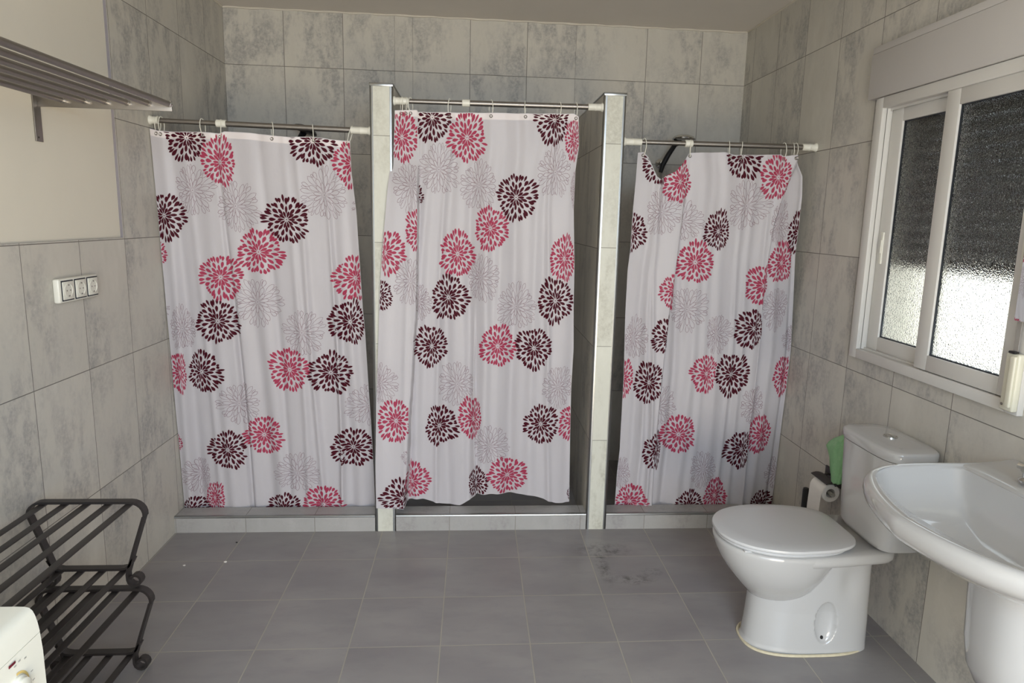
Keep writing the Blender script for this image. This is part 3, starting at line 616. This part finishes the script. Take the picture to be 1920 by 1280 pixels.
for z, xf, xb, hw, n_ in ((.160, 1.045, 1.13, .025, 2), (.172, 1.00, 1.165, .062, 2), (.195, .975, 1.19, .092, 2.1), (.235, .941, 1.212, .128, 2.15), (.286, .900, 1.238, .158, 2.2), (.325, .876, 1.258, .173, 2.2), (.355, .863, 1.275, .181, 2.2), (.380, .856, 1.29, .186, 2.2), (.392, .855, 1.295, .187, 2.2), (.397, .860, 1.29, .183, 2.2), (.397, .90, 1.25, .15, 2.2)):
    rings.append(sell(1.09, TY, 1.09-xf, hw, n_, z, 96, xb-1.09))
m.loft(rings); m.build('bowl', CERAM, toi, smooth=60)
m = MB(); rings = []
for z, gx, gw in ((.358, 1.412, -.008), (.361, 1.422, -.002), (.372, 1.429, .002), (.390, 1.430, .002), (.3975, 1.425, -.004)):
    ring = []
    for k_ in range(64):
        a = 2*math.pi*k_/64; c_, s_ = math.cos(a), math.sin(a); n_ = 12
        x = 1.25+((gx-1.25) if c_ > 0 else .16)*math.copysign(abs(c_)**(2/n_), c_)
        wd = lerp_tab([(1.09, .185), (1.20, .181), (1.28, .168), (1.36, .158), (1.42, .148), (1.45, .142)], x)+gw; ring.append((x, TY+wd*math.copysign(abs(s_)**(2/n_), s_), z))
    rings.append(ring)
m.loft(rings); m.build('tank_shelf', CERAM, toi, smooth=60)
def dring(xf, xb, hw, z, N=96):
    """D outline: round front, square shouldered back"""
    out = []; cx = 1.08
    for k_ in range(N):
        a = 2*math.pi*k_/N; c_, s_ = math.cos(a), math.sin(a)
        if c_ < 0: x = cx+(cx-xf)*math.copysign(abs(c_)**(2/2.15), c_); y = hw*math.copysign(abs(s_)**(2/2.15), s_)
        else:
            n_ = 5.5; x = cx+(xb-cx)*abs(c_)**(2/n_); y = hw*math.copysign(abs(s_)**(2/n_), s_)*(1-.24*((x-cx)/(xb-cx))**2)
        out.append((x, TY+y, z))
    return out
m = MB(); m.loft([dring(.866, 1.275, .176, .3985), dring(.860, 1.28, .183, .401), dring(.858, 1.28, .185, .406), dring(.861, 1.275, .182, .4105)]); m.build('seat_ring', SEATM, toi, smooth=50)
m = MB(); m.loft([dring(.858, 1.300, .184, .4120), dring(.852, 1.306, .190, .4145), dring(.850, 1.308, .192, .4195), dring(.852, 1.306, .190, .4255), dring(.862, 1.298, .181, .4285), dring(.90, 1.27, .145, .4305), dring(1.0, 1.16, .06, .4315)]); m.build('lid', SEATM, toi, smooth=50)
m = MB(); m.box(.905, .93, TY-.135, TY-.118, .397, .402, bev=.002); m.build('seat_buffer', SEATM, toi)
for s_ in (-1, 1):
    m = MB(); m.lathe((1.306, TY+s_*.070, .398), (0, 0, 1), [(.010, 0), (.011, .012), (.010, .018), (.002, .02)], 18); m.build('seat_hinge', SEATM, toi)
TKY = 2.172
def tring(xf, xb, hw, z, n_=4.2, N=96): return resample(sell((xf+xb)/2, TKY, (xb-xf)/2, hw, n_, z, 240), N)
m = MB(); m.loft([tring(1.368, 1.512, .136, .399), tring(1.358, 1.516, .146, .403), tring(1.352, 1.518, .150, .42), tring(1.344, 1.524, .162, .60), tring(1.341, 1.527, .169, .7165)]); m.build('tank', CERAM, toi, smooth=50)
m = MB(); m.loft([tring(1.346, 1.524, .165, .7165), tring(1.346, 1.524, .165, .7195), tring(1.3385, 1.5285, .1725, .7200), tring(1.337, 1.5295, .174, .723), tring(1.337, 1.5295, .174, .747), tring(1.340, 1.527, .172, .7525), tring(1.350, 1.520, .164, .7555), tring(1.38, 1.49, .12, .7565)]); lid = m.build('tank_lid', CERAM, toi, smooth=50)
bx, by = 1.442, 2.178
m = MB(); m.lathe((bx, by, .756), (0, 0, 1), [(.0235, 0), (.0235, .004), (.0205, .0055), (.0195, .0035), (.001, .0035)], 32); fb = m.build('flush_button', CHROME, lid)
m = MB()
for sg in (-1, 1):
    ring = [(bx+math.cos(a)*.0175*sg+sg*.001, by+math.sin(a)*.0175, 0) for a in [-math.pi/2+math.pi*k_/12 for k_ in range(13)]]
    m.loft([[(a, b, z) for a, b, c in ring] for z in (.7595, .7615)])
m.build('flush_button', CHROME, lid)
m = MB(); m.box(1.40, 1.404, 2.052, 2.062, .7562, .757); m.build('maker_mark', GREYP, lid)
m = MB(); m.lathe((1.223, TY-.092, .056), (0, -1, 0), [(.0075, 0), (.0075, .003), (.005, .0065), (.001, .007)], 16); m.build('fixing_bolt', BLACK, toi)
m = MB(); P = [tuple(Vector(p)+Vector((0, 0, .002))) for p in resample([p for p in sell(1.195, TY, .219, .119, 2.8, 0, 180)], 120)]; m.tube(P, .0055, 8, closed=True); m.build('silicone_seal', SEAL, toi)

# ------------------------------------------------------------------ washbasin
SX, SY = 1.531, 1.405
bas = thing('washbasin', 'white ceramic washbasin on a half pedestal under the mirror', 'washbasin', (1.53, SY, .30))
OUT = [(XR-.002, .350), (1.45, .350), (1.357, .350), (1.27, .352), (1.218, .349), (1.135, .340), (1.079, .312), (1.032, .255), (.991, .168), (.967, .075), (.958, 0)]
INN = [(1.362, 0), (1.362, .15), (1.360, .305), (1.352, .325), (1.28, .329), (1.20, .322), (1.13, .310), (1.09, .288), (1.058, .235), (1.036, .15), (1.024, .07), (1.020, 0)]
def smoothpoly(P, N, it=0):
    # resample by arc length
    L = [0]
    for a, b in zip(P, P[1:]): L.append(L[-1]+math.dist(a, b))
    out = []
    for i in range(N):
        s_ = L[-1]*i/(N-1); j = max(q for q in range(len(L)) if L[q] <= s_+1e-9); j = min(j, len(P)-2); f = (s_-L[j])/(L[j+1]-L[j])
        out.append((P[j][0]+(P[j+1][0]-P[j][0])*f, P[j][1]+(P[j+1][1]-P[j][1])*f))
    for _ in range(it): out = [out[0]]+[((a[0]+2*b[0]+c[0])/4, (a[1]+2*b[1]+c[1])/4) for a, b, c in zip(out, out[1:], out[2:])]+[out[-1]]
    return out
NS = 90
OH = smoothpoly([(XR-.002, 0)]+OUT, NS, 24)
IH = smoothpoly(INN, NS, 7)
# force square back corner of outer outline
full = lambda H: [(x, SY+y) for x, y in H]+[(x, SY-y) for x, y in H[::-1][1:-1]]
OF, IF = full(OH), full(IH)
def ringO(s_, z, cx=1.40): return [(min(cx+(x-cx)*s_, XR-.002) if x < XR-.01 else x, SY+(y-SY)*s_, z) for x, y in OF]
def ringI(s_, z, cx=1.22, sy=None): return [(cx+(x-cx)*s_, SY+(y-SY)*(sy or s_), z) for x, y in IF]
m = MB(); rings = [ringO(.25, .640), ringO(.40, .650), ringO(.60, .680), ringO(.78, .715), ringO(.90, .745), ringO(.965, .766), ringO(.99, .780), ringO(1.0, .795), ringO(.998, .808), ringO(.985, .818), ringO(.965, .8215), ringO(.945, .820)]
rings += [ringI(1.0, .815), ringI(.985, .808), ringI(.965, .795), ringI(.93, .775), ringI(.86, .748), ringI(.74, .722), ringI(.55, .704), ringI(.3, .695), ringI(.10, .692)]
m.loft(rings); m.build('basin', CERAM, bas, smooth=60)
m = MB(); rings = []
for X, zt in ((1.366, .8205), (1.375, .8225), (1.43, .824), (1.49, .828), (XR-.002, .834)):
    rings.append([(X, SY+.346*q, zt-.0045*abs(q)**12-(.004 if X < 1.37 else 0)) for q in [i/20-1 for i in range(41)]]+[(X, SY+.346*(1-i/20), .812) for i in range(41)])
m.loft(rings); m.build('tap_deck', CERAM, bas, smooth=60)
m = MB(); m.lathe((1.22, SY, .6915), (0, 0, 1), [(.022, 0), (.022, .003), (.016, .004), (.012, .002)], 24); m.build('drain', CHROME, bas)
m = MB(); rings = []
for z, hw, xf in ((.322, .045, 1.36), (.326, .075, 1.315), (.340, .100, 1.275), (.365, .121, 1.245), (.41, .137, 1.225), (.48, .146, 1.215), (.58, .150, 1.21), (.664, .152, 1.206)):
    ring = []
    for k_ in range(49):
        a = math.pi*k_/48; c_, s_ = math.cos(a), math.sin(a); n_ = 2.8
        ring.append((XR-.002-(XR-.002-xf)*abs(s_)**(2/n_), SY+hw*math.copysign(abs(c_)**(2/n_), c_), z))
    rings.append(ring)
m.loft(rings); m.build('half_pedestal', CERAM, bas, smooth=60)
# tap
t = thing('basin_tap', 'chrome two-handle tap on the washbasin deck at the right edge', 'tap', (1.45, SY, .827))
m = MB(); m.lathe((1.45, SY, .8312), (0, 0, 1), [(.024, 0), (.024, .006), (.018, .012), (.018, .05), (.010, .06)], 24); m.tube([(1.45, SY, .880), (1.40, SY, .910), (1.34, SY, .910), (1.31, SY, .890)], .010, 14); m.build('spout', CHROME, t)
for sg in (1, -1):
    yy = SY+sg*.168; m = MB(); m.lathe((1.425, yy, .8312), (0, 0, 1), [(.022, 0), (.022, .005), (.013, .012), (.012, .03)], 24); m.build('tap_base', CHROME, t)
    m = MB()
    for q in range(4):
        a = q*math.pi/2+.4; m.tube([(1.425, yy, .867), (1.425+math.cos(a)*.026, yy+math.sin(a)*.026, .869)], [.008, .009], 10)
    m.lathe((1.425, yy, .858), (0, 0, 1), [(.012, 0), (.014, .008), (.010, .02), (.002, .023)], 16); m.build('tap_handle', CHROME, t)

# ------------------------------------------------------------------ toilet paper, brush, bag
t = thing('paper_holder', 'dark iron toilet paper holder fixed to the window wall beside the tank', 'paper holder', (XR, 2.59, .40))
m = MB(); m.box(XR-.008, XR-.0006, 2.49, 2.72, .405, .455, bev=.002)
m.tube([(XR-.004, 2.50, .43), (1.50, 2.51, .445), (1.475, 2.515, .45), (1.458, 2.52, .44)], .005, 8); m.tube([(XR-.004, 2.66, .43), (1.50, 2.655, .44), (1.47, 2.653, .43), (1.460, 2.652, .398)], .005, 8); m.build('bracket', IRON, t)
m = MB(); m.loft([[(1.455+.052*math.cos(a)*q, y, .397+.052*math.sin(a)*q) for q, rng in ((1, range(0, 9)), (.94, range(8, -1, -1))) for a in [math.pi*.12+math.pi*.55*k_/8 for k_ in rng]] for y in (2.53, 2.66)]); m.build('cover_flap', IRON, t)
m = MB(); m.tube([(1.46, 2.525, .397), (1.46, 2.655, .397)], .009, 14); m.build('spindle', WOODG, t)
t = thing('toilet_paper_roll', 'part-used white toilet roll with a hanging sheet, behind the toilet lid', 'toilet roll', (1.46, 2.59, .363))
m = MB(); NR = 40
prof = [(.019, 0), (.036, 0), (.0375, .002), (.0375, .098), (.036, .1), (.019, .1)]
m.lathe((1.46, 2.545, .397), (0, 1, 0), prof+[(.019, 0)], NR, caps=False); m.build('roll', PAPER, t)
m = MB(); pth = [(1.46+.0385*math.cos(a), .397+.0385*math.sin(a)) for a in [math.pi*.45+math.pi*.55*k_/8 for k_ in range(9)]]+[(1.4195, .36), (1.418, .32), (1.417, .27), (1.418, .23)]
m.loft([[(x+.0003, y, z) for x, z in pth]+[(x-.0006, y, z) for x, z in pth[::-1]] for y in (2.547, 2.643)]); m.build('hanging_sheet', PAPER, t)
t = thing('toilet_brush', 'black toilet brush handle standing behind the toilet', 'toilet brush', (1.455, 2.735, 0))
m = MB(); m.lathe((1.455, 2.735, 0.0005), (0, 0, 1), [(.045, 0), (.048, .004), (.042, .12), (.040, .125), (.036, .12), (.036, .01)], 28); m.build('holder_cup', BLACK, t)
m = MB(); m.lathe((1.455, 2.735, .02), (0, 0, 1), [(.006, 0), (.006, .12), (.0125, .15), (.0135, .22), (.0135, .315), (.011, .324), (.003, .327)], 20); m.build('handle', BLACK, t)
m = MB(); m.lathe((1.455, 2.735, .025), (0, 0, 1), [(.01, 0), (.032, .008), (.033, .07), (.015, .085)], 20); m.build('bristles', PVC, t)
m = MB(); rings = []
for z, ya, yb, xx in ((.4545, 2.497, 2.540, 1.462), (.460, 2.488, 2.546, 1.462), (.50, 2.482, 2.566, 1.463), (.545, 2.470, 2.585, 1.462), (.585, 2.455, 2.612, 1.460), (.605, 2.450, 2.596, 1.461), (.630, 2.450, 2.560, 1.463), (.655, 2.455, 2.515, 1.466)):
    ring = []
    for k_ in range(40):
        a = 2*math.pi*k_/40; y = (ya+yb)/2+(yb-ya)/2*math.cos(a); x = xx+.016*math.sin(a)
        n3 = noise.noise(Vector((k_*.45, z*28, 3)))*.008; ring.append((x+n3, y+n3*.7, z+noise.noise(Vector((k_*.3, z*20, 9)))*.005*(z > .46)))
    rings.append(ring)
m.loft(rings); o = m.build('plastic_bag', BAG, loc=(1.462, 2.52, .4545), smooth=25)
setp(o, 'crumpled green plastic bag behind the toilet tank above the paper roll', 'bag')

# ------------------------------------------------------------------ towel shelf
t = thing('towel_shelf', 'steel rail towel shelf on brackets high on the left wall', 'towel shelf', (XL, 1.65, 1.70))
for Y in (2.342, 1.02):
    m = MB(); m.box(PX+.0005, PX+.005, Y-.018, Y+.018, 1.662, 1.803, bev=.001); m.box(PX+.004, -.955, Y, Y+.006, 1.768, 1.801, bev=.001); m.build('bracket', STEEL, t)
for x in (-1.281, -1.216, -1.152, -1.088, -1.024, -.961):
    m = MB(); m.tube([(x, 1.026, 1.789), (x, 2.342, 1.789)], .009, 18); rod = m.build('rail', STEEL, t)
    m = MB(); m.lathe((x, 2.328, 1.789), (0, 1, 0), [(.0094, 0), (.0098, .002), (.0098, .0135)], 18); m.build('rail_end', CHROME, rod)
m = MB(); m.lathe((PX+.005, 2.336, 1.674), (1, 0, 0), [(.003, 0), (.003, .001), (.001, .0015)], 10); m.build('screw', IRON, t)

# ------------------------------------------------------------------ socket group on the left wall
t = thing('wall_socket', 'white triple wall socket on the left tiled wall', 'socket', (XL, 2.44, 1.155))
m = MB(); m.box(XL+.0006, XL+.022, 2.322, 2.556, 1.153, 1.232, bev=.006, seg=3); m.build('surround', PVC, t)
for i, yc in enumerate((2.367, 2.442, 2.516)):
    m = MB(); m.box(XL+.021, XL+.0232, yc-.034, yc+.034, 1.159, 1.226, bev=.001); g = m.build('outlet', DARKG, t)
    m = MB(); m.box(XL+.022, XL+.0262, yc-.030, yc+.030, 1.163, 1.222, bev=.002)
    m.lathe((XL+.026, yc, 1.1925), (1, 0, 0), [(.0245, 0), (.0245, .0015), (.021, .0018), (.020, .0003), (.001, .0003)], 28); m.build('outlet_face', PVC, g)
    m = MB()
    for dz in (-.018, .018): m.box(XL+.0262, XL+.0285, yc-.003, yc+.003, 1.1925+dz-.002, 1.1925+dz+.002, bev=.0005)
    for dy in (-.0095, .0095): m.lathe((XL+.0264, yc+dy, 1.1925), (1, 0, 0), [(.0025, 0), (.0025, .0004)], 10)
    m.build('contacts', STEEL, g)

# ------------------------------------------------------------------ iron shoe racks
def rack(z0, lab, y1=2.09, y0=1.26):
    t = thing('shoe_rack', lab, 'rack', (-1.175, (y0+y1)/2, z0), 'stacked iron shoe racks')
    cx = -1.176
    def prof():
        P = []
        for k_ in range(13):       # scroll at the right foot
            a = R(165)-R(345)*k_/12; rr = .0125+.0095*k_/12; P.append((-1.047+rr*math.cos(a), z0+.0262+rr*math.sin(a)))
        P += [(-1.0695, z0+.045), (-1.045, z0+.125), (-1.0085, z0+.235)]
        for k_ in range(7): a = R(-8)+R(98)*k_/6; P.append((-1.047+.042*math.cos(a), z0+.243+.040*math.sin(a)))
        return P
    Pr = prof(); Pl = [(2*cx-x, z) for x, z in Pr]
    for Y in (y1, y0):
        m = MB(); m.strip(Pr+Pl[::-1], .026, .0075, Y); fr = m.build('end_frame', IRON, t, smooth=50)
        q = .062; m = MB(); m.strip([(-1.053+.004, z0+q+.034), (-1.058, z0+q+.016), (-1.071, z0+q+.004), (-1.09, z0+q), (cx, z0+q), (2*cx+1.09, z0+q), (2*cx+1.071, z0+q+.004), (2*cx+1.058, z0+q+.016), (2*cx+1.049, z0+q+.034)], .026, .0075, Y); m.build('cross_bar', IRON, fr, smooth=50)
    for x in (-1.300, -1.237, -1.173, -1.109, -1.047):
        m = MB(); m.box(x-.011, x+.011, y0-.008, y1+.008, z0+.2740, z0+.2785, bev=.0012); m.build('top_slat', IRON, t)
    for x in (-1.270, -1.207, -1.144, -1.080):
        m = MB(); m.box(x-.011, x+.011, y0-.008, y1+.008, z0+.0532, z0+.0577, bev=.0012); m.build('lower_slat', IRON, t)
    return t
rack(0.0005, 'lower black iron shoe rack standing on the floor by the left wall')
rack(0.2905, 'upper black iron shoe rack stacked on top of the other one')

# ------------------------------------------------------------------ washing machine
t = thing('washing_machine', 'white front-loading washing machine at the lower left corner', 'washing machine', (-.98, .73, 0))
MY0, MY1 = .43, 1.029
pr = [(-1.30, .02), (-1.30, .846), (-1.292, .853), (-.700, .8535), (-.685, .853), (-.678, .851), (-.6735, .846), (-.6705, .838), (-.668, .826), (-.666, .811)]
m = MB(); m.loft([[(x, y, z) for x, z in pr+[(-.680, .811), (-.680, .02)]] for y in (MY0, MY1)]); body = m.build('body', MACH, t, smooth=50)
m = MB(); m.loft([[(x, y, z) for x, z in [(-.681, .8102), (-.6658, .8102), (-.6640, .78), (-.6640, .70), (-.681, .70)]] for y in (MY0+.0005, MY1-.0005)]); pan = m.build('control_panel', MACH, t, smooth=30)
m = MB(); m.loft([[(x, y, z) for x, z in [(-.681, .699), (-.667, .697), (-.667, .02), (-.681, .02)]] for y in (MY0+.0005, MY1-.0005)]); m.build('front_panel', MACH, t, smooth=30)
m = MB(); m.lathe((-.664, .965, .757), (1, 0, 0), [(.021, 0), (.021, .003), (.018, .005), (.0175, .009), (.016, .010), (.001, .010)], 36); kb = m.build('program_knob', MACH, pan)
m = MB(); N = 24; ins, outs = [], []
for i in range(N+1):
    a = R(60)-R(150)*i/N+R(30); c_, s_ = math.cos(a), math.sin(a); ins.append((-.6637, .965+.0225*c_, .757+.0225*s_)); outs.append((-.6637, .965+.0265*c_, .757+.0265*s_))
m.add(ins+outs, [(i, i+1, N+1+i+1, N+1+i) for i in range(N)]); m.build('dial_ring', GOLD, pan)
m = MB(); m.box(-.6645, -.6630, .951, .966, .8005, .8045, bev=.001); m.build('indicator_light', REDL, pan)
for dy, dz in ((.972, .797), (.985, .793), (.996, .764), (.998, .748), (.962, .795)): m = MB(); m.box(-.6641, -.66375, dy, dy+.005, dz, dz+.0015); m.build('dial_mark', GREYP, pan)
m = MB(); m.lathe((-.667, .73, .40), (1, 0, 0), [(.185, 0), (.185, .012), (.165, .022), (.15, .016), (.12, .004), (.001, .004)], 48); m.build('porthole_door', PVC, t)
for x in (-1.25, -.72):
    for y in (.48, .98): m = MB(); m.lathe((x, y, .0005), (0, 0, 1), [(.02, 0), (.02, .012), (.012, .02)], 16); m.build('foot', BLACK, t)

# ------------------------------------------------------------------ crumbs on the floor
for x, y, r_, mt, lab in ((-1.0314, 2.79, .0055, PAPER, 'tiny white crumb on the grout crossing near the left step'), (-1.19, 2.765, .0045, PAPER, 'tiny white crumb on the floor near the left wall'), (-1.045, 2.97, .004, BLACK, 'tiny black speck on the floor just before the left step')):
    bm = bmesh.new(); bmesh.ops.create_icosphere(bm, subdivisions=2, radius=r_)
    for v in bm.verts: v.co = Vector((x, y, r_*.55))+Vector((v.co.x*1.3, v.co.y, v.co.z*.5))*(1+.35*noise.noise(v.co*300))
    m = MB(); m.addbm(bm); setp(m.build('crumb', mt, loc=(x, y, 0)), lab, 'debris')
